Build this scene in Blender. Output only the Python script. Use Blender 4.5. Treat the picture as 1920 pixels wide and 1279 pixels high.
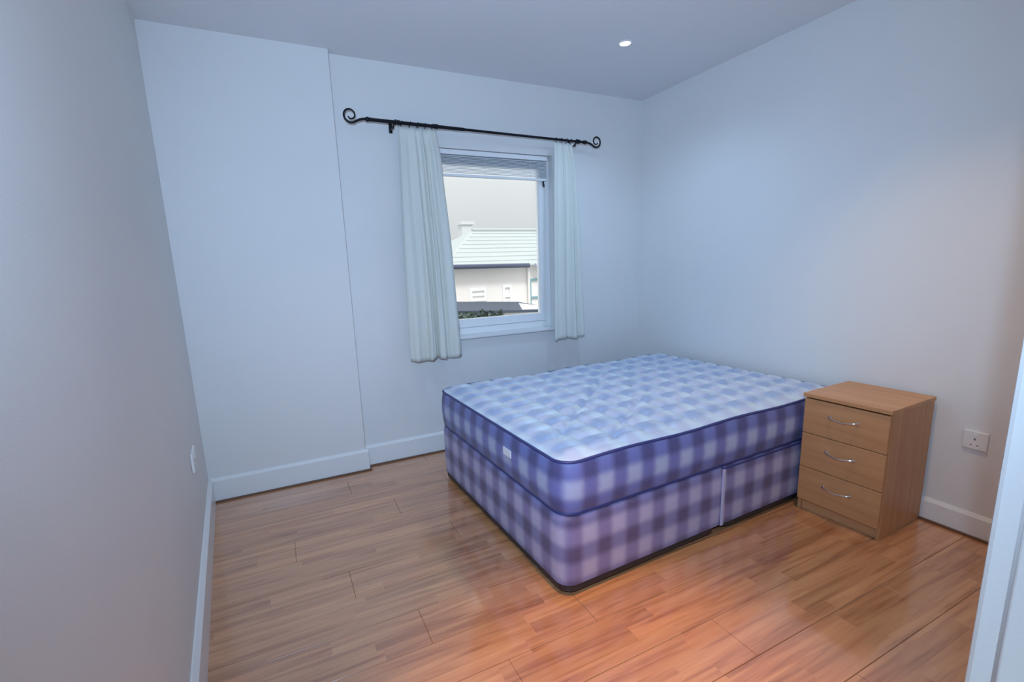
import bpy, bmesh, math, random
from mathutils import Vector, Matrix
PI = math.pi
random.seed(7)
S = bpy.context.scene
for o in list(bpy.data.objects):
    bpy.data.objects.remove(o)
C = S.collection

# ------------------------------------------------------------------ camera
YAW, PITCH, ROLL, FPX = 0.4464, -0.1855, -0.0352, 878.86
CAM = Vector((-2.7961, -3.1397, 1.3187))
_F = Vector((math.sin(YAW), math.cos(YAW), 0)); _R = Vector((math.cos(YAW), -math.sin(YAW), 0)); _U = Vector((0, 0, 1))
F2 = _F * math.cos(PITCH) + _U * math.sin(PITCH)
U2 = _U * math.cos(PITCH) - _F * math.sin(PITCH)
R3 = _R * math.cos(ROLL) + U2 * math.sin(ROLL)
U3 = U2 * math.cos(ROLL) - _R * math.sin(ROLL)
cd = bpy.data.cameras.new('camera')
cd.sensor_width = 36; cd.sensor_fit = 'HORIZONTAL'; cd.lens = FPX / 1920 * 36
cd.shift_x = 14.47 / 1920; cd.shift_y = 22.74 / 1920
cd.clip_start = 0.02
cam = bpy.data.objects.new('camera', cd); C.objects.link(cam)
m = Matrix((R3, U3, -F2)).transposed().to_4x4(); m.translation = CAM
cam.matrix_world = m
S.camera = cam

# ------------------------------------------------------------------ world, sun, lamps, exposure
S.view_settings.view_transform = 'Standard'; S.view_settings.look = 'None'
S.view_settings.exposure = -0.07; S.view_settings.gamma = 1; S.view_settings.use_curve_mapping = False
w = bpy.data.worlds.new('overcast_sky'); S.world = w; w.use_nodes = True
nt = w.node_tree; nt.nodes.clear()
tc = nt.nodes.new('ShaderNodeTexCoord'); sx = nt.nodes.new('ShaderNodeSeparateXYZ')
mr = nt.nodes.new('ShaderNodeMapRange'); mr.inputs[1].default_value = 0.05; mr.inputs[2].default_value = 1
mr.inputs[3].default_value = 0.78; mr.inputs[4].default_value = 2.2       # overcast: zenith about 3x the horizon
bg = nt.nodes.new('ShaderNodeBackground'); bg.inputs[0].default_value = (0.97, 1.0, 1.02, 1)
wo = nt.nodes.new('ShaderNodeOutputWorld')
nt.links.new(tc.outputs['Generated'], sx.inputs[0]); nt.links.new(sx.outputs[2], mr.inputs[0])
nt.links.new(mr.outputs[0], bg.inputs[1]); nt.links.new(bg.outputs[0], wo.inputs[0])

def lamp(name, kind, loc, aim, energy, color, **kw):
    l = bpy.data.lights.new(name, kind); l.energy = energy; l.color = color
    for k, v in kw.items(): setattr(l, k, v)
    o = bpy.data.objects.new(name, l); C.objects.link(o); o.location = loc
    o.rotation_euler = (Vector(aim) - Vector(loc)).to_track_quat('-Z', 'Y').to_euler()
    return o
lamp('hazy_sun', 'SUN', (0, 0, 20), (1.5, 5, 13), 2.15, (1.0, 0.985, 0.97), angle=0.2)
COOL = (0.47, 0.71, 1.03)
lamp('doorway_lamp', 'SPOT', (-2.93, -3.205, 1.66), (-1.25, 0, 1.35), 205, COOL, spot_size=2.08, spot_blend=1.0, shadow_soft_size=0.015)
DOWN = [(-0.80, -0.75, COOL, 27, 2.5), (-0.80, -2.1, (1, .66, .32), 46, 1.75), (-2.0, -2.3, (1, .46, .14), 185, 0.74), (-2.35, -0.95, (1, .80, .62), 16, 1.45)]  # second and last are unseen extras, added as warm fill
for x, y, col, e, ss in DOWN:
    lamp('downlight_lamp', 'SPOT', (x, y, 2.555), (x, y, 0), e, col, spot_size=ss, spot_blend=0.9, shadow_soft_size=0.03)

lamp('jamb_fill_lamp', 'SPOT', (-2.9, -3.75, 2.5), (-2.75, -3.6, 0), 260, (.52, .75, 1), spot_size=1.25, spot_blend=0.6, shadow_soft_size=0.04)  # added out of view to brighten the door jamb

# ------------------------------------------------------------------ helpers
def mat(name, col=(.8, .8, .8), rough=.5, metal=0, spec=.5, **kw):
    m = bpy.data.materials.new(name); m.use_nodes = True
    b = m.node_tree.nodes['Principled BSDF']
    b.inputs['Base Color'].default_value = (*col, 1); b.inputs['Roughness'].default_value = rough
    b.inputs['Metallic'].default_value = metal; b.inputs['Specular IOR Level'].default_value = spec
    for k, v in kw.items(): b.inputs[k].default_value = v
    return m
def N(m, t, **kw):
    n = m.node_tree.nodes.new(t)
    for k, v in kw.items(): setattr(n, k, v)
    return n
def L(m, a, b): m.node_tree.links.new(a, b)
def bsdf(m): return m.node_tree.nodes['Principled BSDF']
def math_(m, op, a, b=None, c=None):
    n = N(m, 'ShaderNodeMath', operation=op)
    for i, v in enumerate((a, b, c)):
        if v is None: continue
        if isinstance(v, (int, float)): n.inputs[i].default_value = v
        else: L(m, v, n.inputs[i])
    return n.outputs[0]
def mixc(m, f, a, b, mode='MIX'):
    n = N(m, 'ShaderNodeMix', data_type='RGBA', blend_type=mode)
    for i, v in ((0, f), (6, a), (7, b)):
        if isinstance(v, (int, float)): n.inputs[i].default_value = v
        elif isinstance(v, tuple): n.inputs[i].default_value = (*v, 1)
        else: L(m, v, n.inputs[i])
    return n.outputs[2]
def bump(m, h, strength, dist):
    b = N(m, 'ShaderNodeBump'); b.inputs['Strength'].default_value = strength; b.inputs['Distance'].default_value = dist
    L(m, h, b.inputs['Height']); L(m, b.outputs[0], bsdf(m).inputs['Normal'])

def obj(name, bm, m, parent=None, smooth=False, angle=None, **props):
    me = bpy.data.meshes.new(name); bm.to_mesh(me); bm.free()
    if m: me.materials.append(m)
    if smooth:
        for p in me.polygons: p.use_smooth = True
        if angle: me.set_sharp_from_angle(angle=angle)
    o = bpy.data.objects.new(name, me); C.objects.link(o)
    if parent: o.parent = parent
    for k, v in props.items(): o[k] = v
    return o
def tag(o, label, cat, group=None):
    o['label'] = label; o['category'] = cat
    if group: o['group'] = group
    return o
def thing(name, label, cat, loc=(0, 0, 0), rz=0, group=None):
    o = bpy.data.objects.new(name, None); C.objects.link(o); o.location = loc; o.rotation_euler = (0, 0, rz)
    o.empty_display_size = .1
    return tag(o, label, cat, group)
def box(bm, x0, x1, y0, y1, z0, z1, bev=0, seg=2):
    r = bmesh.ops.create_cube(bm, size=1)
    for v in r['verts']:
        v.co = Vector(((x0 + x1) / 2 + v.co.x * (x1 - x0), (y0 + y1) / 2 + v.co.y * (y1 - y0), (z0 + z1) / 2 + v.co.z * (z1 - z0)))
    if bev:
        es = list({e for v in r['verts'] for e in v.link_edges})
        bmesh.ops.bevel(bm, geom=es, offset=bev, segments=seg, profile=.5, affect='EDGES', clamp_overlap=True)
    return bm
def B(*a, **k): return box(bmesh.new(), *a, **k)
def tube(bm, pts, rad, seg=12, cap=True):
    pts = [Vector(p) for p in pts]; n = len(pts); rings = []
    rad = rad if isinstance(rad, (list, tuple)) else [rad] * n
    ref = None
    for i, p in enumerate(pts):
        t = (pts[min(i + 1, n - 1)] - pts[max(i - 1, 0)]).normalized()
        if ref is None:
            ref = t.orthogonal().normalized()
        ref = (ref - t * ref.dot(t)).normalized(); bi = t.cross(ref)
        rings.append([bm.verts.new(p + (ref * math.cos(2 * PI * k / seg) + bi * math.sin(2 * PI * k / seg)) * rad[i]) for k in range(seg)])
    for a, b in zip(rings, rings[1:]):
        for k in range(seg): bm.faces.new((a[k], a[(k + 1) % seg], b[(k + 1) % seg], b[k]))
    if cap: bm.faces.new(rings[0][::-1]); bm.faces.new(rings[-1])
    return bm
def prism(bm, pts, z0, z1):
    a = [bm.verts.new((x, y, z0)) for x, y in pts]; b = [bm.verts.new((x, y, z1)) for x, y in pts]
    n = len(pts)
    bm.faces.new(a[::-1]); bm.faces.new(b)
    for i in range(n): bm.faces.new((a[i], a[(i + 1) % n], b[(i + 1) % n], b[i]))
    bmesh.ops.recalc_face_normals(bm, faces=bm.faces[:]); return bm

# ------------------------------------------------------------------ materials
def paint(name, col, rough=.55):
    m = mat(name, col, rough, spec=.3)
    t = N(m, 'ShaderNodeTexCoord'); n = N(m, 'ShaderNodeTexNoise'); n.inputs['Scale'].default_value = 2.2; n.inputs['Detail'].default_value = 3
    L(m, t.outputs['Object'], n.inputs['Vector'])
    L(m, mixc(m, n.outputs[0], tuple(c * .965 for c in col), tuple(min(1, c * 1.025) for c in col)), bsdf(m).inputs['Base Color'])
    n2 = N(m, 'ShaderNodeTexNoise'); n2.inputs['Scale'].default_value = 260; L(m, t.outputs['Object'], n2.inputs['Vector'])
    bump(m, n2.outputs[0], .12, .002)
    return m
M_wall = paint('white_wall_paint', (.80, .80, .79))
M_ceil = paint('white_ceiling_paint', (.80, .81, .83))
M_gloss = paint('white_gloss_trim', (.83, .84, .84), .28)
M_upvc = mat('white_window_plastic', (.90, .91, .92), .3)
M_black = mat('black_iron', (.012, .013, .018), .38, .6)
M_dark = mat('black_plastic', (.02, .02, .024), .5)
M_socket = mat('white_socket_plastic', (.82, .82, .8), .35)
M_slot = mat('socket_slot', (.03, .03, .03), .6)
M_chrome = mat('brushed_steel', (.72, .70, .68), .22, 1)

# laminate
M_lam = mat('oak_laminate', (.4, .25, .14), .33, spec=.45)
def build_lam(m):
    t = N(m, 'ShaderNodeTexCoord'); g = N(m, 'ShaderNodeObjectInfo')
    geo = N(m, 'ShaderNodeNewGeometry')
    sep = N(m, 'ShaderNodeSeparateXYZ'); L(m, geo.outputs['Position'], sep.inputs[0])
    x, y = sep.outputs[0], sep.outputs[1]
    row = math_(m, 'FLOOR', math_(m, 'DIVIDE', y, .0635))
    wn = N(m, 'ShaderNodeTexWhiteNoise', noise_dimensions='1D'); L(m, row, wn.inputs['W'])
    xb = math_(m, 'FLOOR', math_(m, 'ADD', math_(m, 'DIVIDE', x, .62), math_(m, 'MULTIPLY', wn.outputs[0], 7)))
    cb = N(m, 'ShaderNodeCombineXYZ'); L(m, row, cb.inputs[0]); L(m, xb, cb.inputs[1])
    w2 = N(m, 'ShaderNodeTexWhiteNoise', noise_dimensions='2D'); L(m, cb.outputs[0], w2.inputs['Vector'])
    tone = w2.outputs[0]
    # stretched grain
    cv = N(m, 'ShaderNodeCombineXYZ')
    L(m, math_(m, 'ADD', math_(m, 'MULTIPLY', x, 2.2), math_(m, 'MULTIPLY', tone, 37)), cv.inputs[0])
    L(m, math_(m, 'MULTIPLY', y, 34), cv.inputs[1]); L(m, math_(m, 'MULTIPLY', tone, 11), cv.inputs[2])
    n = N(m, 'ShaderNodeTexNoise'); n.inputs['Scale'].default_value = 1.0; n.inputs['Detail'].default_value = 5; n.inputs['Distortion'].default_value = .7
    L(m, cv.outputs[0], n.inputs['Vector'])
    cr = N(m, 'ShaderNodeValToRGB'); L(m, n.outputs[0], cr.inputs[0])
    e = cr.color_ramp.elements
    e[0].position = .3; e[0].color = (.39, .155, .062, 1); e[1].position = .72; e[1].color = (.66, .345, .158, 1)
    k = e.new(.5); k.color = (.575, .27, .122, 1)
    c = mixc(m, 1.0, cr.outputs[0], mixc(m, tone, (.86, .83, .80), (1.1, 1.1, 1.09)), 'MULTIPLY')
    L(m, c, bsdf(m).inputs['Base Color'])
    L(m, math_(m, 'ADD', math_(m, 'MULTIPLY', n.outputs[0], .12), .24), bsdf(m).inputs['Roughness'])
    bsdf(m).inputs['Coat Weight'].default_value = 1; bsdf(m).inputs['Coat IOR'].default_value = 1.95; bsdf(m).inputs['Coat Roughness'].default_value = .11
build_lam(M_lam)
M_under = mat('floor_underlay', (.09, .055, .035), .9)

# furniture wood
def wood(name, lo, hi, axis, rough=.42):
    m = mat(name, lo, rough)
    t = N(m, 'ShaderNodeTexCoord'); mp = N(m, 'ShaderNodeMapping'); L(m, t.outputs['Object'], mp.inputs[0])
    sc = [26, 26, 26]; sc[axis] = 2.0; mp.inputs['Scale'].default_value = sc
    n = N(m, 'ShaderNodeTexNoise'); n.inputs['Scale'].default_value = 1; n.inputs['Detail'].default_value = 5; n.inputs['Distortion'].default_value = .5
    L(m, mp.outputs[0], n.inputs['Vector'])
    r = N(m, 'ShaderNodeMapRange'); r.inputs[1].default_value = .3; r.inputs[2].default_value = .7; L(m, n.outputs[0], r.inputs[0])
    L(m, mixc(m, r.outputs[0], lo, hi), bsdf(m).inputs['Base Color'])
    return m
M_beech_h = wood('beech_effect_horizontal', (.50, .235, .095), (.60, .31, .14), 1)
M_beech_v = wood('beech_effect_upright', (.45, .21, .09), (.55, .285, .13), 2)

# checked mattress ticking
def check(name, sat, light, mid, dark, rough=.5):
    m = mat(name, light, rough, spec=.4)
    uv = N(m, 'ShaderNodeUVMap'); uv.uv_map = 'UVMap'
    sp = N(m, 'ShaderNodeSeparateXYZ'); L(m, uv.outputs[0], sp.inputs[0])
    def band(v, ph):
        s = math_(m, 'SINE', math_(m, 'MULTIPLY', math_(m, 'ADD', v, ph), 2 * PI / .150))
        r = N(m, 'ShaderNodeMapRange', interpolation_type='SMOOTHSTEP'); r.inputs[1].default_value = -.85; r.inputs[2].default_value = .85
        L(m, s, r.inputs[0]); return r.outputs[0]
    a = band(sp.outputs[0], 0); b = band(sp.outputs[1], 0.0)
    # woven fleck so that the checks read as thread, not print
    n = N(m, 'ShaderNodeTexNoise'); n.inputs['Scale'].default_value = 120; L(m, uv.outputs[0], n.inputs['Vector'])
    n3 = N(m, 'ShaderNodeTexNoise'); n3.inputs['Scale'].default_value = 9; L(m, uv.outputs[0], n3.inputs['Vector'])
    both = math_(m, 'MULTIPLY', a, b); one = math_(m, 'MAXIMUM', a, b)
    midc = mixc(m, a, mid, tuple(c * f for c, f in zip(mid, (1.12, .97, .97))))
    c = mixc(m, one, light, midc); c = mixc(m, both, c, dark)
    c = mixc(m, math_(m, 'MULTIPLY', n.outputs[0], .22), c, tuple(x * .75 for x in light))
    L(m, c, bsdf(m).inputs['Base Color'])
    bump(m, n.outputs[0], .15, .001)
    bsdf(m).inputs['Sheen Weight'].default_value = .12
    return m
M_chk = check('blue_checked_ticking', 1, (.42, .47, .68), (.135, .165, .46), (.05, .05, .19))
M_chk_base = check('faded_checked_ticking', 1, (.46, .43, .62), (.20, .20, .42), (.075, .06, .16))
M_chk_top = check('glare_lightened_ticking', 1, (.62, .74, .86), (.47, .59, .77), (.31, .41, .64), .38)  # same ticking, paler: window glare put into the colours of the top
M_pipe = mat('navy_piping', (.035, .045, .19), .45)
M_seam = mat('pale_lilac_tape', (.50, .48, .66), .5)
M_label = mat('white_woven_label', (.82, .84, .9), .5)

def cloth_mat():
    m = mat('cream_curtain_cotton', (.84, .86, .80), .85, spec=.2)
    b = bsdf(m); nt = m.node_tree
    t = N(m, 'ShaderNodeTexCoord'); n = N(m, 'ShaderNodeTexNoise'); n.inputs['Scale'].default_value = 400; L(m, t.outputs['Object'], n.inputs['Vector'])
    bump(m, n.outputs[0], .15, .001)
    tr = N(m, 'ShaderNodeBsdfTranslucent'); tr.inputs[0].default_value = (.70, .74, .70, 1)
    mx = N(m, 'ShaderNodeMixShader'); mx.inputs[0].default_value = .14
    out = nt.nodes['Material Output']
    L(m, b.outputs[0], mx.inputs[1]); L(m, tr.outputs[0], mx.inputs[2]); L(m, mx.outputs[0], out.inputs[0])
    return m
M_cloth = cloth_mat()
def glass_mat():
    m = mat('window_glass', (1, 1, 1), 0.0); nt = m.node_tree
    tr = N(m, 'ShaderNodeBsdfTransparent'); tr.inputs[0].default_value = (.97, .985, .98, 1)
    gl = N(m, 'ShaderNodeBsdfGlossy'); gl.inputs['Roughness'].default_value = 0.01
    fr = N(m, 'ShaderNodeFresnel'); fr.inputs[0].default_value = 1.45
    mx = N(m, 'ShaderNodeMixShader')
    L(m, fr.outputs[0], mx.inputs[0]); L(m, tr.outputs[0], mx.inputs[1]); L(m, gl.outputs[0], mx.inputs[2])
    L(m, mx.outputs[0], nt.nodes['Material Output'].inputs[0]); return m
M_glass = glass_mat()

# ------------------------------------------------------------------ room shell
H = 2.568
XL0, YL0, KL = -3.271, -.0593, -.0761
def lx(y): return XL0 + KL * (y - YL0)
YR = -2.986            # room side of the doorway wall
T = .25
st = dict(kind='structure')
WX0, WX1, WZ0, WZ1 = -1.93, -.845, .828, 2.10
# back wall with the window opening; left stretch boxed out by 6 cm
bm = bmesh.new()
box(bm, XL0 - .3, WX0, 0, T, -.05, H + .05); box(bm, WX1, .25, 0, T, -.05, H + .05)
box(bm, WX0, WX1, 0, T, -.05, WZ0); box(bm, WX0, WX1, 0, T, WZ1, H + .05)
wb = obj('wall_back', bm, M_wall, **st)
XJ = -2.372
bmx = B(XL0 - .1, XJ, -.0593, .02, 0, H + .02, bev=.004)
obj('boxed_section', bmx, M_wall, wb)
bm = bmesh.new(); prism(bm, [(lx(.3), .3), (lx(YR - .12), YR - .12), (lx(YR - .12) - .15, YR - .12), (lx(.3) - .15, .3)], -.05, H + .05)
obj('wall_left', bm, M_wall, **st)
obj('wall_right', B(0, .2, YR - .1, .25, -.05, H + .05), M_wall, **st)
obj('ceiling', B(-4.2, .2, -4.9, .25, H, H + .12), M_ceil, **st)
# doorway wall (camera stands in its opening) and the hall behind
DX0, DX1, DH = -3.0, -2.181, 2.04
bm = bmesh.new()
box(bm, DX1 + .03, 0.02, YR - .1, YR, -.05, H + .03); box(bm, DX0 - .4, DX0 - .03 + .0, YR - .1, YR, -.05, H + .03)
box(bm, DX0 - .03, DX1 + .03, YR - .1, YR, DH + .03, H + .03)
obj('wall_front', bm, M_wall, **st)
dr = bpy.data.objects.new('door_1', None); C.objects.link(dr); dr['kind'] = 'structure'; dr.location = (DX1, YR, 0)
def rel(o, p): o.parent = p; o.matrix_parent_inverse = Matrix.Translation(-Vector(p.location)) if p.rotation_euler.z == 0 else p.matrix_basis.inverted(); return o
bm = bmesh.new(); box(bm, DX1, DX1 + .03, YR - .105, YR + .001, 0, DH + .03, bev=.002); rel(obj('door_lining', bm, M_gloss), dr)
bm = bmesh.new(); box(bm, DX0 - .03, DX0, YR - .105, YR + .001, 0, DH + .03, bev=.002); rel(obj('door_lining', bm, M_gloss), dr)
bm = bmesh.new(); box(bm, DX0, DX1, YR - .105, YR + .001, DH, DH + .03, bev=.002); rel(obj('door_head', bm, M_gloss), dr)
bm = bmesh.new(); box(bm, DX1 + .005, DX1 + .07, YR, YR + .025, 0, DH + .07, bev=.005); rel(obj('architrave', bm, M_gloss), dr)
bm = bmesh.new(); box(bm, DX0 - .04, DX0 - .005, YR, YR + .018, 0, DH + .07, bev=.004); rel(obj('architrave', bm, M_gloss), dr)
bm = bmesh.new(); box(bm, DX0 - .005, DX1 + .005, YR, YR + .018, DH + .005, DH + .07, bev=.004); rel(obj('architrave', bm, M_gloss), dr)
bm = bmesh.new()
box(bm, -4.2, -4.1, -4.9, YR - .1, -.05, H + .05); box(bm, -1.6, -1.5, -4.9, YR - .1, -.05, H + .05); box(bm, -4.2, -1.5, -5.0, -4.9, -.05, H + .05); box(bm,-4.2,DX0-.3,YR-.1,YR,-.05,H+.05)
obj('wall_hall', bm, M_wall, **st)

# floor: slab plus laid planks
fl = obj('floor', B(-4.2, .2, -4.95, .25, -.12, -.0015), M_under, **st)
PW, PLN = .190, 1.285
y = -.005; row = 0
plank_cache = {}
def plank_mesh(wd, ln):
    k = (round(wd, 4), round(ln, 4))
    if k not in plank_cache:
        bm = B(0, ln, 0, wd, -.0088, 0)
        top = [e for e in bm.edges if all(v.co.z > -.001 for v in e.verts)]
        bmesh.ops.bevel(bm, geom=top, offset=.0016, segments=1, affect='EDGES')
        me = bpy.data.meshes.new('plank'); bm.to_mesh(me); bm.free(); me.materials.append(M_lam)
        plank_cache[k] = me
    return plank_cache[k]
rows = []
edges = [-.0, -.180, -.369]
while edges[-1] > -4.6: edges.append(edges[-1] - PW)
for r in range(len(edges) - 1):
    y1, y0 = edges[r], edges[r + 1]
    xa = lx((y0 + y1) / 2) + .004 if y0 > YR - .05 else -4.09
    xe = -.004 if y0 > YR - .1 else -1.61
    if y0 < YR < y1: xa = -3.02; 
    x = xa; off = ((r * .43) % 1) * PLN
    nx = xa + (PLN - off if off < PLN - .2 else PLN)
    while x < xe - .01:
        nx = min(nx, xe)
        if xe - nx < .12: nx = xe
        o = bpy.data.objects.new('plank', plank_mesh(y1 - y0 - .0012, round(nx - x - .0010, 3)))
        C.objects.link(o); o.parent = fl; o.location = (x, y0, 0)
        x = nx; nx = x + PLN

# baseboards
def skirt_profile(bm, p0, p1, nrm, h, t=.016):
    p0, p1, n = Vector((*p0, 0)), Vector((*p1, 0)), Vector((*nrm, 0))
    prof = [(0, 0.0), (t, 0.0), (t, h - .016), (t * .55, h - .006), (t * .3, h), (0, h)]
    rs = [[bm.verts.new(p + n * a + Vector((0, 0, z))) for a, z in prof] for p in (p0, p1)]
    k = len(prof)
    for i in range(k): bm.faces.new((rs[0][i], rs[0][(i + 1) % k], rs[1][(i + 1) % k], rs[1][i]))
    bm.faces.new(rs[0][::-1]); bm.faces.new(rs[1]); bmesh.ops.recalc_face_normals(bm, faces=bm.faces[:])
bm = bmesh.new()
skirt_profile(bm, (XL0, -.0593), (XJ + .016, -.0593), (0, -1), .145)
skirt_profile(bm, (XJ, -.06), (XJ, 0), (1, 0), .145)
skirt_profile(bm, (XJ, 0), (0, 0), (0, -1), .145)
obj('baseboard_back', bm, M_gloss, **st)
nl = Vector((1, .0761)).normalized()
bm = bmesh.new(); skirt_profile(bm, (lx(-.0593), -.0593), (lx(YR), YR), nl, .15, .02); obj('baseboard_left', bm, M_gloss, **st)
bm = bmesh.new(); skirt_profile(bm, (0, 0), (0, YR), (-1, 0), .115); obj('baseboard_right', bm, M_gloss, **st)
bm = bmesh.new(); skirt_profile(bm, (DX1 + .07, YR), (0, YR), (0, 1), .115); obj('baseboard_front', bm, M_gloss, **st)
# thin dark expansion bead at the foot of the skirtings
M_bead = mat('brown_bead', (.16, .085, .05), .5)
bm = bmesh.new(); box(bm, XL0+.02, XJ + .016, -.0593 - .027, -.0593 - .015, 0, .010); box(bm, XJ + .028, -.02, -.027, -.015, 0, .010); box(bm, XJ+.015, XJ + .028, -.0863, -.015, 0, .010)
box(bm, -.028, -.015, YR+.02, -.028, 0, .010)
obj('trim_1', bm, M_bead, **st)

# ------------------------------------------------------------------ window
win = bpy.data.objects.new('window_1', None); C.objects.link(win); win['kind'] = 'structure'; win.location = (WX0, 0, WZ0)
YF = .055
def wpart(name, bm, m, parent=win, **k): return rel(obj(name, bm, m, **k), parent) if parent is win else obj(name, bm, m, parent, **k)
bm = bmesh.new(); fw = .038
box(bm, WX0, WX0 + fw, YF, YF + .065, WZ0, WZ1, bev=.004); box(bm, WX1 - fw, WX1, YF, YF + .065, WZ0, WZ1, bev=.004)
box(bm, WX0 + fw - .004, WX1 - fw + .004, YF, YF + .065, WZ0, WZ0 + .05, bev=.004); box(bm, WX0 + fw - .004, WX1 - fw + .004, YF, YF + .065, WZ1 - fw, WZ1, bev=.004)
fr = wpart('window_frame', bm, M_upvc)
sx0, sx1, sz0, sz1 = WX0 + fw + .002, WX1 - fw - .002, WZ0 + .052, WZ1 - fw - .002; sw = .048
bm = bmesh.new()
box(bm, sx0, sx0 + sw, YF - .008, YF + .05, sz0, sz1, bev=.005); box(bm, sx1 - sw, sx1, YF - .008, YF + .05, sz0, sz1, bev=.005)
box(bm, sx0 + sw - .004, sx1 - sw + .004, YF - .008, YF + .05, sz0, sz0 + sw+.012, bev=.005); box(bm, sx0 + sw - .004, sx1 - sw + .004, YF - .008, YF + .05, sz1 - sw, sz1, bev=.005)
sa = wpart('sash', bm, M_upvc)
bm = B(sx0 + sw - .006, sx1 - sw + .006, YF + .018, YF + .024, sz0 + sw+.006, sz1 - sw + .006); wpart('pane', bm, M_glass)
bm = bmesh.new()   # small dark latch handle on the right stile
box(bm, sx1 - .020, sx1 - .008, YF - .018, YF - .006, 1.89, 1.935, bev=.003); box(bm, sx1 - .018, sx1 - .010, YF - .026, YF - .016, 1.88, 1.905, bev=.003)
wpart('window_handle', bm, M_dark)
bm = B(WX0 - .02, WX1 + .012, -.035, YF + .01, WZ0 - .022, WZ0 + .004, bev=.006); wpart('window_sill', bm, M_gloss)
bm = B(WX0 - .05, WX1 + .05, T - .06, T + .06, WZ0 - .06, WZ0 - .0, bev=.004); wpart('outer_sill', bm, mat('stone_sill', (.6, .58, .55), .8))

# venetian blind gathered at the head of the window
vb = thing('venetian_blind', 'white slatted blind drawn up to the top of the window', 'blind', ((WX0 + WX1) / 2, .028, WZ1))
bx0, bx1 = -(WX1 - WX0) / 2 + .03, (WX1 - WX0) / 2 - .03
obj('headrail', B(bx0, bx1, -.014, .014, -.034, -.003, bev=.003), M_upvc, vb)
M_slat = mat('pale_blind_slat', (.84, .87, .9), .4)
sl = None
for k in range(13):
    bm = bmesh.new(); pts = []
    for i in range(5):
        a = -.0125 + .025 * i / 4; pts.append((a, .0025 * (1 - (a / .0125) ** 2)))
    top = [[bm.verts.new((x, p[0], p[1] + dz)) for p in pts] for x in (bx0 + .01, bx1 - .01) for dz in (0, .0012)]
    a, b, c, d = top
    for i in range(4):
        bm.faces.new((a[i], a[i + 1], c[i + 1], c[i])); bm.faces.new((b[i], d[i], d[i + 1], b[i + 1]))
    bm.faces.new((a[0], c[0], d[0], b[0])); bm.faces.new((a[4], b[4], d[4], c[4]))
    o = obj('slat', bm, M_slat, vb); o.location = (0, 0, -.044 - k * .0088); o.rotation_euler = (.35 + random.uniform(-.06, .06), 0, 0)
obj('bottom_rail', B(bx0 + .01, bx1 - .01, -.013, .013, -.176, -.160, bev=.003), M_upvc, vb)
for xx in (bx0 + .15, 0, bx1 - .15):
    bm = bmesh.new(); tube(bm, [(xx, -.0145, -.03), (xx, -.0145, -.165)], .0012, 6); obj('ladder_cord', bm, M_slat, vb)

# ------------------------------------------------------------------ curtain rod
RY = -.085
rod = thing('curtain_rod', 'black iron curtain rod with scroll ends above the window', 'curtain rod', (-1.397, RY, 2.198))
rod.rotation_euler = (0, math.radians(.45), 0)
rx0, rx1 = -.79, .79
bm = bmesh.new(); tube(bm, [(rx0, 0, 0), (-.17, 0, 0)], .0105, 14); obj('rod_tube', bm, M_black, rod, True, .6)
bm = bmesh.new(); tube(bm, [(-.4, 0, 0), (rx1, 0, 0)], .0082, 14); obj('inner_rod', bm, M_black, rod, True, .6)
def finial(sg):
    bm = bmesh.new(); pts = []
    base = sg * .79
    pts += [(base, 0, 0), (base + sg * .02, 0, 0.0), (base + sg * .045, 0, -.006)]
    cx, cz = base + sg * .098, .014
    a0 = -2.35; n = 42
    for i in range(n + 1):
        t = i / n; a = a0 + t * (2 * PI * 1.28); r = .040 * (1 - t) ** .8 * .72 + .0145
        pts.append((cx + sg * r * math.cos(a), -.002 * i / n, cz + r * math.sin(a)))
    rad = [.0075] * 3 + [.0068 - .0030 * i / n for i in range(n + 1)]
    tube(bm, pts, rad, 10)
    o = obj('scroll_finial', bm, M_black, rod, True, .7)
    for dx_, rr, hw in ((0, .0135, .012), (-.02 * sg, .0115, .006)):
        b2 = bmesh.new(); x = base + dx_
        tube(b2, [(x - hw, 0, 0), (x - hw * .6, 0, 0), (x, 0, 0), (x + hw * .6, 0, 0), (x + hw, 0, 0)], [rr * .6, rr, rr * 1.08, rr, rr * .6], 14)
        obj('collar', b2, M_black, o, True, .8)
finial(-1); finial(1)
def bracket(x):
    bm = bmesh.new()
    tube(bm, [(x, .0835, -.028), (x, .05, -.028), (x, .015, -.026), (x, -.004, -.016), (x, -.013, -.004), (x, -.012, .006)], .0052, 10)
    tube(bm, [(x, .001, -.012), (x, .001, -.036)], .004, 8)
    box(bm, x - .011, x + .011, .0795, .084, -.045, .02, bev=.001)
    obj('bracket', bm, M_black, rod, True, .7)
    b2 = bmesh.new(); tube(b2, [(x + .010, 0, 0), (x + .018, 0, 0)], .0165, 14); tube(b2, [(x + .026, 0, 0), (x + .038, 0, 0)], .0145, 14); obj('collar', b2, M_black, rod, True, .7)
bracket(-.635); bracket(.700)
b2 = bmesh.new(); tube(b2, [(-.375, 0, 0), (-.35, 0, 0)], .0145, 14); obj('collar', b2, M_black, rod, True, .7)

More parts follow.
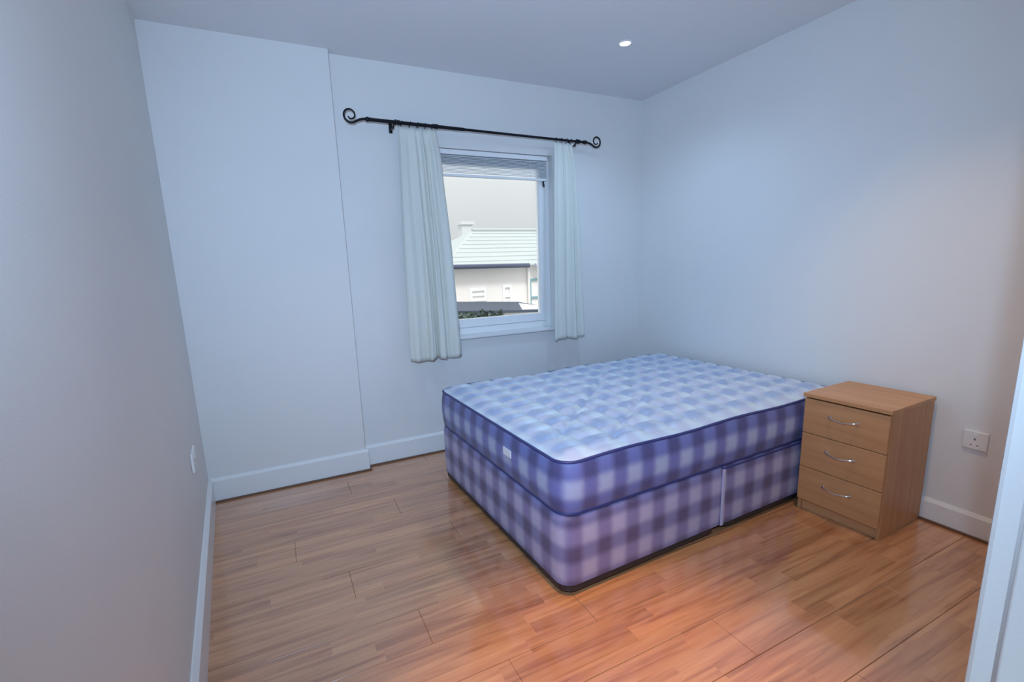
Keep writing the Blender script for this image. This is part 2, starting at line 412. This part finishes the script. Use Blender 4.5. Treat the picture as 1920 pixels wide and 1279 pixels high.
# ------------------------------------------------------------------ curtains
def curtain(label, left, right, zt, zb, npl, amp, seed):
    """left/right: lists of (z, x) edge points top to bottom"""
    rnd = random.Random(seed)
    nu, nv = 110, 60
    def ev(lst, z):
        for (z0, x0), (z1, x1) in zip(lst, lst[1:]):
            if z <= z0 and z >= z1:
                t = (z0 - z) / (z0 - z1); t = t * t * (3 - 2 * t) * .4 + t * .6; return x0 + (x1 - x0) * t
        return lst[-1][1] if z < lst[-1][0] else lst[0][1]
    ph = [rnd.uniform(-.5, .5) for _ in range(npl + 1)]
    x0c = (left[0][1] + right[0][1]) / 2
    t_ = thing('curtain', label, 'curtain', (x0c, RY, zb), 0, None)
    bm = bmesh.new(); uvv = []
    for j in range(nv + 1):
        v = j / nv; z = zt + (zb - zt) * v
        a, b = ev(left, z), ev(right, z); rw = []
        for i in range(nu + 1):
            u = i / nu
            uu = u + .028 * math.sin(2 * PI * u * 1.5 + seed) + .02 * math.sin(5 * v + seed) * math.sin(PI * u)
            s = math.sin(2 * PI * npl * uu + seed + .5 * math.sin(3 * v + seed))
            g = .55 + .45 * math.sin(7.3 * uu + seed * 2 + 1.2 * v)
            A = amp * (.55 + .6 * v) * (.45 + .55 * g)
            yy = A * s + .25 * A * math.sin(2 * PI * npl * 2.3 * uu + 2 * v)
            if v < .035: yy = yy * .5 - .0            # gathered heading
            dz = .006 * math.sin(2 * PI * npl * uu * .5 + seed) * v
            yy = min(yy, .060)
            rw.append(bm.verts.new((a + (b - a) * (u + .012 * math.cos(2 * PI * npl * uu)) - x0c, yy, z + dz - zb)))
        uvv.append(rw)
    for j in range(nv):
        for i in range(nu): bm.faces.new((uvv[j][i], uvv[j + 1][i], uvv[j + 1][i + 1], uvv[j][i + 1]))
    fb = obj('fabric', bm, M_cloth, t_, True)
    md = fb.modifiers.new('thick', 'SOLIDIFY'); md.thickness = .0022; md.offset = 0
    # hem tube at the foot, following the folds
    bm = bmesh.new(); last = uvv_last = [Vector(v) for v in []]
    return t_, x0c
cl, xc = curtain('long cream curtain hanging left of the window, flaring downwards', [(2.180, -2.005), (1.4, -2.025), (.69, -2.030)], [(2.180, -1.765), (2.0, -1.735), (1.4, -1.695), (.69, -1.668)], 2.180, .700, 4, .026, 1.3)
cr_, xc2 = curtain('narrow cream curtain hanging right of the window', [(2.175, -.880), (1.4, -.895), (.74, -.905)], [(2.175, -.728), (1.9, -.695), (1.4, -.665), (.74, -.632)], 2.175, .738, 3, .022, 4.1)
def rings(par, xs, xc, zb, z):
    for x in xs:
        bm = bmesh.new()
        pts = [(x - xc + .004 * math.sin(a), .0165 * math.cos(a), z - zb - .004 + .0165 * math.sin(a)) for a in [2 * PI * i / 20 for i in range(21)]]
        tube(bm, pts, .0022, 8, cap=False); obj('curtain_ring', bm, M_black, par, True)
rings(cl, [-1.985, -1.93, -1.88, -1.83, -1.785], xc, .700, 2.2015)
rings(cr_, [-.865, -.82, -.775, -.735], xc2, .738, 2.192)

# ------------------------------------------------------------------ bed
BR = .035; BED = (-.075, -.335, 0); BL, BW = 1.885, 1.355
def outline(hx, hy, r, nseg=10, step=.035):
    """closed rounded rectangle, returns points, outward normals, arc lengths"""
    P = []; 
    cs = [(hx - r, hy - r, 0), (-hx + r, hy - r, PI / 2), (-hx + r, -hy + r, PI), (hx - r, -hy + r, 3 * PI / 2)]
    for ci, (cx, cy, a0) in enumerate(cs):
        for i in range(nseg + 1):
            a = a0 + PI / 2 * i / nseg; P.append((Vector((cx + r * math.cos(a), cy + r * math.sin(a))), Vector((math.cos(a), math.sin(a)))))
        nx, ny, na = cs[(ci + 1) % 4]
        q = Vector((nx + r * math.cos(na), ny + r * math.sin(na))); p = P[-1][0]; n = P[-1][1]
        k = max(1, int((q - p).length / step))
        for i in range(1, k): P.append((p.lerp(q, i / k), n))
    s = 0; out = []
    for i, (p, n) in enumerate(P):
        if i: s += (p - P[i - 1][0]).length
        out.append((p, n, s))
    return out, s + (P[0][0] - P[-1][0]).length
def skinned(o, total, prof, bm, closed_top=None, closed_bot=False, uoff=0, voff=0, wob=None):
    """sweep profile [(offset, z)] round the outline; returns the rings"""
    uvl = bm.loops.layers.uv.get('UVMap') or bm.loops.layers.uv.new('UVMap')
    R_ = []
    for off, z in prof:
        R_.append([bm.verts.new((p.x + n.x * off, p.y + n.y * off, z + (wob(p, z) if wob else 0))) for p, n, s in o])
    n_ = len(o)
    for j in range(len(prof) - 1):
        for i in range(n_):
            k = (i + 1) % n_
            f = bm.faces.new((R_[j][i], R_[j][k], R_[j + 1][k], R_[j + 1][i]))
            us = (o[i][2], o[k][2] if k else total, o[k][2] if k else total, o[i][2]); zs = (prof[j][1], prof[j][1], prof[j + 1][1], prof[j + 1][1])
            for l, u, z in zip(f.loops, us, zs): l[uvl].uv = (u + uoff, z + voff)
    if closed_bot: bm.faces.new(R_[0][::-1])
    return R_
LEFT = (-BL / 2, -BW / 2)     # bed centre in local coordinates
def s_front(o, x):   # arc length along the long side facing the room at centred x
    d, sv, px = min((abs(p.x - x) + (0 if p.y < 0 else 9), s_, p.x) for p, n, s_ in o); return sv + x - px
divan = thing('divan_base', 'blue checked two-part divan base standing on the laminate floor', 'bed base', BED, .035)
matt = thing('mattress', 'blue and white checked quilted mattress lying on the divan base', 'mattress', (BED[0], BED[1], .352), .035)
ctr = Vector((-BL / 2, -BW / 2, 0))
# divan halves
ZD0, ZD1 = .045, .350
halves = [(-BL + .0, -.9625), (-.9575, 0)]
for hi, (xa, xb) in enumerate(halves):
    o_, tot = outline((xb - xa) / 2 - .008, BW / 2 - .008, BR + (.03 if True else 0), 8, .05)
    bm = bmesh.new()
    prof = [(-.012, ZD0), (-.002, ZD0 + .006), (.001, ZD0 + .08), (.002, .2), (.001, ZD1 - .03), (-.003, ZD1 - .008), (-.014, ZD1 - .001)]
    # square off the meeting end of each half
    mid = (xb if hi == 0 else xa) - (xa + xb) / 2; sgn = 1 if hi == 0 else -1
    o2 = []
    for p, n, s in o_:
        if p.x * sgn > abs(mid) - .075:
            if abs(p.y) > BW / 2 - .075:
                p = Vector((p.x, math.copysign(BW / 2 - .008, p.y))); n = Vector((0, math.copysign(1, p.y)))
                if p.x * sgn > abs(mid) - .012: p = Vector((sgn * (abs(mid) - .003), p.y))
            else: p = Vector((sgn * (abs(mid) - .003), p.y)); n = Vector((0, 0))
        o2.append((p, n, s))
    rr = skinned(o2, tot, prof, bm, closed_bot=True, uoff=.1125 - s_front(o_, -.177 if hi == 0 else -.362), voff=.0025)
    bm.faces.new(rr[-1])
    bmesh.ops.translate(bm, verts=bm.verts[:], vec=((xa + xb) / 2, -BW / 2, 0))
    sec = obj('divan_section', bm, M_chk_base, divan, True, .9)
    # edge piping at the top of the section
    bm = bmesh.new(); n_ = len(o2)
    pts = [((p.x + n.x * -.002) + (xa + xb) / 2, p.y + n.y * -.002 - BW / 2, ZD1 - .012) for p, n, s in o2]
    tube(bm, pts + [pts[0]], .0045, 6, cap=False)
    obj('piping', bm, M_pipe, sec, True)
# seam tape at the joint of the two halves, on both long sides
for yy in (-BW + .006, -.006):
    sy = -1 if yy < -.5 else 1
    obj('joint_tape', B(-.972, -.955, yy - .004 + (-.003 if sy < 0 else .003), yy + .004 + (-.003 if sy < 0 else .003), ZD0 + .006, ZD1 - .012, bev=.003), M_seam, divan)
# dark bottom frame, set slightly in, on glides
for hi, (xa, xb) in enumerate(halves):
    o_, tot = outline((xb - xa) / 2 - .014, BW / 2 - .014, .06, 8, .2)
    bm = bmesh.new(); rr = skinned(o_, tot, [(-.01, .018), (0, .022), (0, ZD0 + .002)], bm, closed_bot=True); bm.faces.new(rr[-1])
    bmesh.ops.translate(bm, verts=bm.verts[:], vec=((xa + xb) / 2, -BW / 2, 0)); obj('base_frame', bm, M_dark, divan, True, .6)
    for gx in (xa + .10, xb - .10):
        for gy in (-BW + .07, -.07):
            bm = bmesh.new(); tube(bm, [(gx, gy, .0), (gx, gy, .006), (gx, gy, .02)], [.022, .026, .020], 14); obj('glide', bm, M_dark, divan, True, .6)
# mattress
MH = .240
o_, tot = outline(BL / 2 - .006, BW / 2 - .006, .085, 10, .03)
def wobble(p, z):
    t = max(0, z / MH)
    return t * (.004 * math.sin(p.x * 9 + 1) - (.014 * math.exp(-((p.x + .30) / .16) ** 2) if p.y > BW / 2 - .1 else 0))
bm = bmesh.new()
prof = [(-.03, .0), (-.010, .004), (.0, .018), (.004, .05), (.009, .11), (.006, .17), (.0, .205), (-.008, .222)]
skinned(o_, tot, prof, bm, closed_bot=True, uoff=.1125 - s_front(o_, -.7345), voff=.0025, wob=wobble)
bmesh.ops.translate(bm, verts=bm.verts[:], vec=(-BL / 2, -BW / 2, 0))
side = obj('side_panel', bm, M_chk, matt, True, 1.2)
# quilted top: concentric rings of the outline, relief from diamonds stitched on two long diagonals
bm = bmesh.new(); uvl = bm.loops.layers.uv.get('UVMap') or bm.loops.layers.uv.new('UVMap')
NR = 90; rings_ = []
def quilt(x, y):
    # x,y centred; puffed cells of about 15 x 11 cm with narrow stitched valleys
    a = abs(math.sin(PI * (x / .150 + .06 * math.sin(y * 6)))); b = abs(math.sin(PI * (y / .112 + .5 * math.floor(x / .150) + .05 * math.sin(x * 7))))
    q = (min(1, a * 1.5) ** .6) * (min(1, b * 1.5) ** .6)
    edge = min((BL / 2 - abs(x)), (BW / 2 - abs(y))); k = max(0, min(1, (edge - .01) / .08))
    # two long stitched folds running slantwise over the foot half
    d1 = (y - .85 * x - .251) * .762; d2 = (y - .72 * x + .12) * .81
    w1 = 1 if -.80 < x < .16 else .12; w2 = 1 if -.64 < x < -.10 else .15
    g = lambda d, s_: math.exp(-(d / s_) ** 2)
    cr = w1 * (.014 * g(d1 + .012, .016) - .004 * g(d1 - .012, .014)) + w2 * (.012 * g(d2 + .012, .016) - .004 * g(d2 - .012, .014))
    return k * (.019 * q - cr + .006 * math.sin(x * 2.4 + 1) * math.cos(y * 3)) + .010 * (1 - (1 - k) ** 2)
o2, tot2 = outline(BL / 2 - .014, BW / 2 - .014, .077, 10, .013)
for j in range(NR):
    s = 1 - j / NR * .985
    rings_.append([bm.verts.new((p.x * s, p.y * s, .222 + quilt(p.x * s, p.y * s) + wobble(p, MH) * s ** 6)) for p, n, q in o2])
n_ = len(o2)
for j in range(NR - 1):
    for i in range(n_):
        k = (i + 1) % n_; bm.faces.new((rings_[j][i], rings_[j][k], rings_[j + 1][k], rings_[j + 1][i]))
bm.faces.new(rings_[-1])
for f in bm.faces:
    for l in f.loops: l[uvl].uv = (l.vert.co.x, l.vert.co.y)
bmesh.ops.translate(bm, verts=bm.verts[:], vec=(-BL / 2, -BW / 2, 0))
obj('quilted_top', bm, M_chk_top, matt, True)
for zz, off, r_ in ((.222, -.006, .0065), (.006, -.008, .0065)):
    bm = bmesh.new(); pts = [(p.x + n.x * off - BL / 2, p.y + n.y * off - BW / 2, zz + wobble(p, zz)) for p, n, s in o_]
    tube(bm, pts + [pts[0]], r_, 8, cap=False); obj('piping', bm, M_pipe, matt, True)
lb = obj('label', B(-BL - .010, -BL - .0045, -.965, -.895, .115, .150, bev=.001), M_label, matt, label='small white woven label')

# ------------------------------------------------------------------ bedside chest
DZ = .632; DW, DD = .372, .410
ch = thing('bedside_chest', 'beech-effect three-drawer bedside chest against the wall beside the bed', 'chest of drawers', (-.030, -1.716, 0), .035)
# local: x from -DD (front) to 0 (back), y from -DW to 0
pt = .016
ch_ = lambda n, *a, **k: obj(n, B(*a, bev=.0012), k.get('m', M_beech_v), ch)
ch_('side_panel', -DD + .018, -.002, -pt, 0, 0, DZ - .018)
ch_('side_panel', -DD + .018, -.002, -DW, -DW + pt, 0, DZ - .018)
ch_('back_panel', -.010, -.003, -DW + pt, -pt, .04, DZ - .018)
obj('top_panel', B(-DD - .006, 0, -DW - .004, .004, DZ - .019, DZ, bev=.002), M_beech_h, ch)
ch_('plinth', -DD + .03, -DD + .046, -DW + pt, -pt, 0, .068, m=M_beech_h)
ch_('bottom_panel', -DD + .02, -.010, -DW + pt, -pt, .052, .068, m=M_beech_h)
z1 = DZ - .024; fh = (z1 - .062) / 3
M_drawer = mat('drawer_inner', (.30, .19, .11), .7)  # plain brown for the drawer boxes
for k in range(3):
    zt_, zb_ = z1 - k * fh - .003, z1 - (k + 1) * fh
    d = bpy.data.objects.new('drawer', None); C.objects.link(d); d.parent = ch; d.location = (-DD, -DW / 2, zb_)
    hh = zt_ - zb_
    obj('drawer_front', B(0.0, .017, -DW / 2 + .003, DW / 2 - .003, 0, hh, bev=.0022), M_beech_h, d)
    bm = bmesh.new()
    box(bm, .017, .36, -DW / 2 + .028, -DW / 2 + .040, .02, hh - .03); box(bm, .017, .36, DW / 2 - .040, DW / 2 - .028, .02, hh - .03); box(bm, .017, .36, -DW / 2 + .03, DW / 2 - .03, .014, .02)
    obj('drawer_box', bm, M_drawer, d)
    # bow handle: a slim arched bar with flat feet
    bm = bmesh.new(); hz = hh * .60; pts = []; rad = []
    for i in range(21):
        t = -1 + i / 10; yy = t * .060
        pts.append((-.004 - .020 * (1 - t * t) ** .6, yy, hz - .006 * math.cos(t * PI / 2) + .004 * abs(t)))
        rad.append(.0030 + .0022 * abs(t) ** 3)
    tube(bm, pts, rad, 8)
    box(bm, -.005, .0005, -.068, -.052, hz - .004, hz + .010, bev=.002); box(bm, -.005, .0005, .052, .068, hz - .004, hz + .010, bev=.002)
    obj('handle', bm, M_chrome, d, True, .6)

# ------------------------------------------------------------------ sockets and downlights
def socket(label, loc, rz, gang):
    t_ = thing('power_socket', label, 'socket', loc, rz)   # local -y faces the room
    wd = .146 if gang == 2 else .086
    obj('plate', B(-wd / 2, wd / 2, -.011, 0, -.043, .043, bev=.004), M_socket, t_)
    for g in range(gang):
        cx = 0 if gang == 1 else (-.035 + .07 * g)
        obj('switch', B(cx - .007 + (.018 if gang == 1 else (.018 if g == 0 else -.018)) * 0 + (.020 if g == 0 else -.020) * (1 if gang == 2 else 0) , cx + .007 + (.020 if g == 0 else -.020) * (1 if gang == 2 else 0), -.014, -.010, .012, .032, bev=.0015), M_socket, t_)
        for a_ in ((cx - .002, cx + .002, .001, .010), (cx - .014, cx - .008, -.024, -.020), (cx + .008, cx + .014, -.024, -.020)):
            obj('pin_slot', B(a_[0], a_[1], -.0113, -.0105, a_[2], a_[3]), M_slot, t_)
    return t_
socket('white power socket low on the left wall near the corner', (lx(-.70) + .0005, -.70, .50), PI / 2 + .0761, 2)
socket('white power socket on the right wall past the bedside chest', (-.0005, -2.245, .46), -PI / 2, 1)

M_bulb = mat('lit_lamp_face', (1, 1, 1), .5); bsdf(M_bulb).inputs['Emission Color'].default_value = (.95, .97, 1, 1); bsdf(M_bulb).inputs['Emission Strength'].default_value = 3.5
def downlight(x, y, label, grp=None):
    t_ = thing('downlight', label, 'ceiling light', (x, y, H), 0, grp)
    bm = bmesh.new(); prof = [(.030, .001), (.030, -.002), (.034, -.006), (.041, -.004), (.043, 0.001)]
    rs = [[bm.verts.new((r * math.cos(a), r * math.sin(a), z)) for a in [2 * PI * i / 32 for i in range(32)]] for r, z in prof]
    for a, b in zip(rs, rs[1:]):
        for i in range(32): bm.faces.new((a[i], a[(i + 1) % 32], b[(i + 1) % 32], b[i]))
    bmesh.ops.recalc_face_normals(bm, faces=bm.faces[:])
    obj('bezel', bm, M_gloss, t_, True)
    bm = bmesh.new(); tube(bm, [(0, 0, -.0015), (0, 0, -.004)], .0305, 32); obj('lamp_face', bm, M_bulb, t_)
downlight(-.80, -.75, 'small round white downlight glowing in the ceiling over the bed')
downlight(-.80, -2.1, 'unseen downlight added for warm fill over the bedside chest side of the room')
downlight(-2.35, -.95, 'unseen downlight added to light the bare floor left of the window')
downlight(-2.0, -2.3, 'round ceiling downlight above the open floor near the doorway')

# ------------------------------------------------------------------ outside the window
M_rend = paint('cream_render', (.86, .82, .80), .9)
M_tile = mat('pale_roof_tile', (.44, .47, .47), .9)
M_gut = mat('grey_gutter', (.07, .085, .14), .7)
M_ground = mat('pale_paving', (.5, .5, .48), .95)
M_teal = mat('teal_paint', (.20, .36, .40), .6)
M_win = mat('dark_house_glass', (.35, .47, .52), .15)
obj('ground', B(-30, 45, .6, 60, -3.1, -3.0), M_ground, **st)
hs = thing('terraced_house', 'pale rendered house with tiled roof seen through the window', 'building', (3.4, 9, -3))
def hp(name, bm, m, **k): return rel(obj(name, bm, m, **k), hs)
EZ = 1.30
hp('house_wall', B(1.3, 9, 9, 14, -3, EZ + .02), M_rend)
bm = bmesh.new()   # hipped roof
v = [bm.verts.new(p) for p in [(1.1, 8.75, EZ), (9.2, 8.75, EZ), (9.2, 14.2, EZ), (1.1, 14.2, EZ), (3.2, 11.5, 2.46), (7, 11.5, 2.46)]]
for f in ((0, 1, 5, 4), (1, 2, 5), (2, 3, 4, 5), (3, 0, 4), (3, 2, 1, 0)): bm.faces.new([v[i] for i in f])
bmesh.ops.recalc_face_normals(bm, faces=bm.faces[:]); roof = hp('roof', bm, M_tile)
bm = bmesh.new()   # courses of scalloped tiles on the front slope
for r in range(9):
    t0 = (r + .1) / 9; yy = 8.75 + 2.75 * t0; zz = EZ + 1.16 * t0 + .012
    xs = 1.1 + 2.1 * t0 + .1
    tube(bm, [(xs, yy, zz), (9.2 - 2.2 * t0, yy, zz)], .006, 4)
o = hp('tile_courses', bm, mat('roof_tile_edges', (.38, .41, .42), .8)); o['kind'] = 'stuff'
bm = bmesh.new(); tube(bm, [(3.2, 11.5, 2.47), (7, 11.5, 2.47)], .07, 8); hp('ridge_tiles', bm, M_tile)
bm = bmesh.new(); tube(bm, [(1.05, 8.7, EZ + .02), (3.75, 8.7, EZ - .01)], .062, 10); hp('gutter', bm, M_gut)
bm = bmesh.new(); tube(bm, [(3.95, 8.7, EZ - .01), (9.2, 8.7, EZ - .02)], .055, 10); hp('gutter', bm, mat('weathered_gutter', (.40, .44, .54), .6))
bm = bmesh.new(); box(bm, 3.05, 3.42, 12, 12.4, 2.2, 2.72); box(bm, 3.0, 3.5, 11.95, 12.45, 2.70, 2.80)
cmn = hp('chimney', bm, mat('pale_brick', (.66, .67, .68), .9))
for px in (3.14, 3.34):
    bm = bmesh.new(); tube(bm, [(px, 12.2, 2.78), (px, 12.2, 2.92)], [.06, .045], 10); obj('chimney_pot', bm, M_tile, cmn).matrix_parent_inverse = Matrix.Translation(-Vector(hs.location))
def hwin(x0, x1, z0, z1, fm):
    bm = bmesh.new(); t = .06
    box(bm, x0, x0 + t, 8.95, 9.03, z0, z1); box(bm, x1 - t, x1, 8.95, 9.03, z0, z1); box(bm, x0 + t, x1 - t, 8.955, 9.03, z0, z0 + t); box(bm, x0 + t, x1 - t, 8.955, 9.03, z1 - t, z1); box(bm, x0 + t, x1 - t, 8.96, 9.03, (z0 + z1) / 2 - .03, (z0 + z1) / 2 + .03)
    f = hp('window_frame', bm, fm)
    g = obj('pane', B(x0 + t, x1 - t, 8.985, 9.005, z0 + t, z1 - t), M_win, f); g.matrix_parent_inverse = Matrix.Translation(-Vector(hs.location))
hwin(2.02, 2.50, .36, .70, M_upvc)
hwin(3.02, 3.30, .15, .75, M_upvc)
hwin(3.88, 4.5, -.2, .90, M_teal)
bm = bmesh.new(); tube(bm, [(3.85, 8.93, EZ), (3.85, 8.93, -2.9)], .04, 8); hp('drainpipe', bm, M_rend)
# low flat-roofed outbuilding with hedge in front
ob = thing('outbuilding', 'low building with dark felt roof below the pale house', 'building', (2, 6.5, -3))
rel(obj('outbuilding_wall', B(.9, 2.95, 6.2, 8.2, -3, .32), M_rend), ob)
bm = bmesh.new(); v = [bm.verts.new(p) for p in [(.4, 6.1, .42), (3.15, 6.1, .26), (3.15, 8.3, .32), (.4, 8.3, .50), (.4, 6.1, .34), (3.15, 6.1, .22), (3.15, 8.3, .24), (.4, 8.3, .40)]]
for f in ((0, 1, 2, 3), (7, 6, 5, 4), (0, 4, 5, 1), (1, 5, 6, 2), (2, 6, 7, 3), (3, 7, 4, 0)): bm.faces.new([v[i] for i in f])
bmesh.ops.recalc_face_normals(bm, faces=bm.faces[:]); rel(obj('felt_roof', bm, mat('dark_roof_felt', (.06, .075, .11), .9)), ob)
rnd = random.Random(5); bm = bmesh.new()
for i in range(900):
    c = Vector((rnd.uniform(.3, 1.35), rnd.uniform(5.3, 5.9), rnd.uniform(-.5, .41))); n = Vector((rnd.gauss(0, 1), rnd.gauss(0, 1), rnd.gauss(0, 1))).normalized(); u = n.orthogonal().normalized() * .05; w_ = n.cross(u)
    bm.faces.new([bm.verts.new(c + a) for a in (u * 1.4, w_ * .6, -u * 1.4, -w_ * .6)])
box(bm, .35, 1.3, 5.35, 5.85, -3, .30)
tag(obj('hedge', bm, mat('hedge_leaf', (.035, .065, .05), .8)), 'dark green clipped hedge in front of the low building', 'hedge')
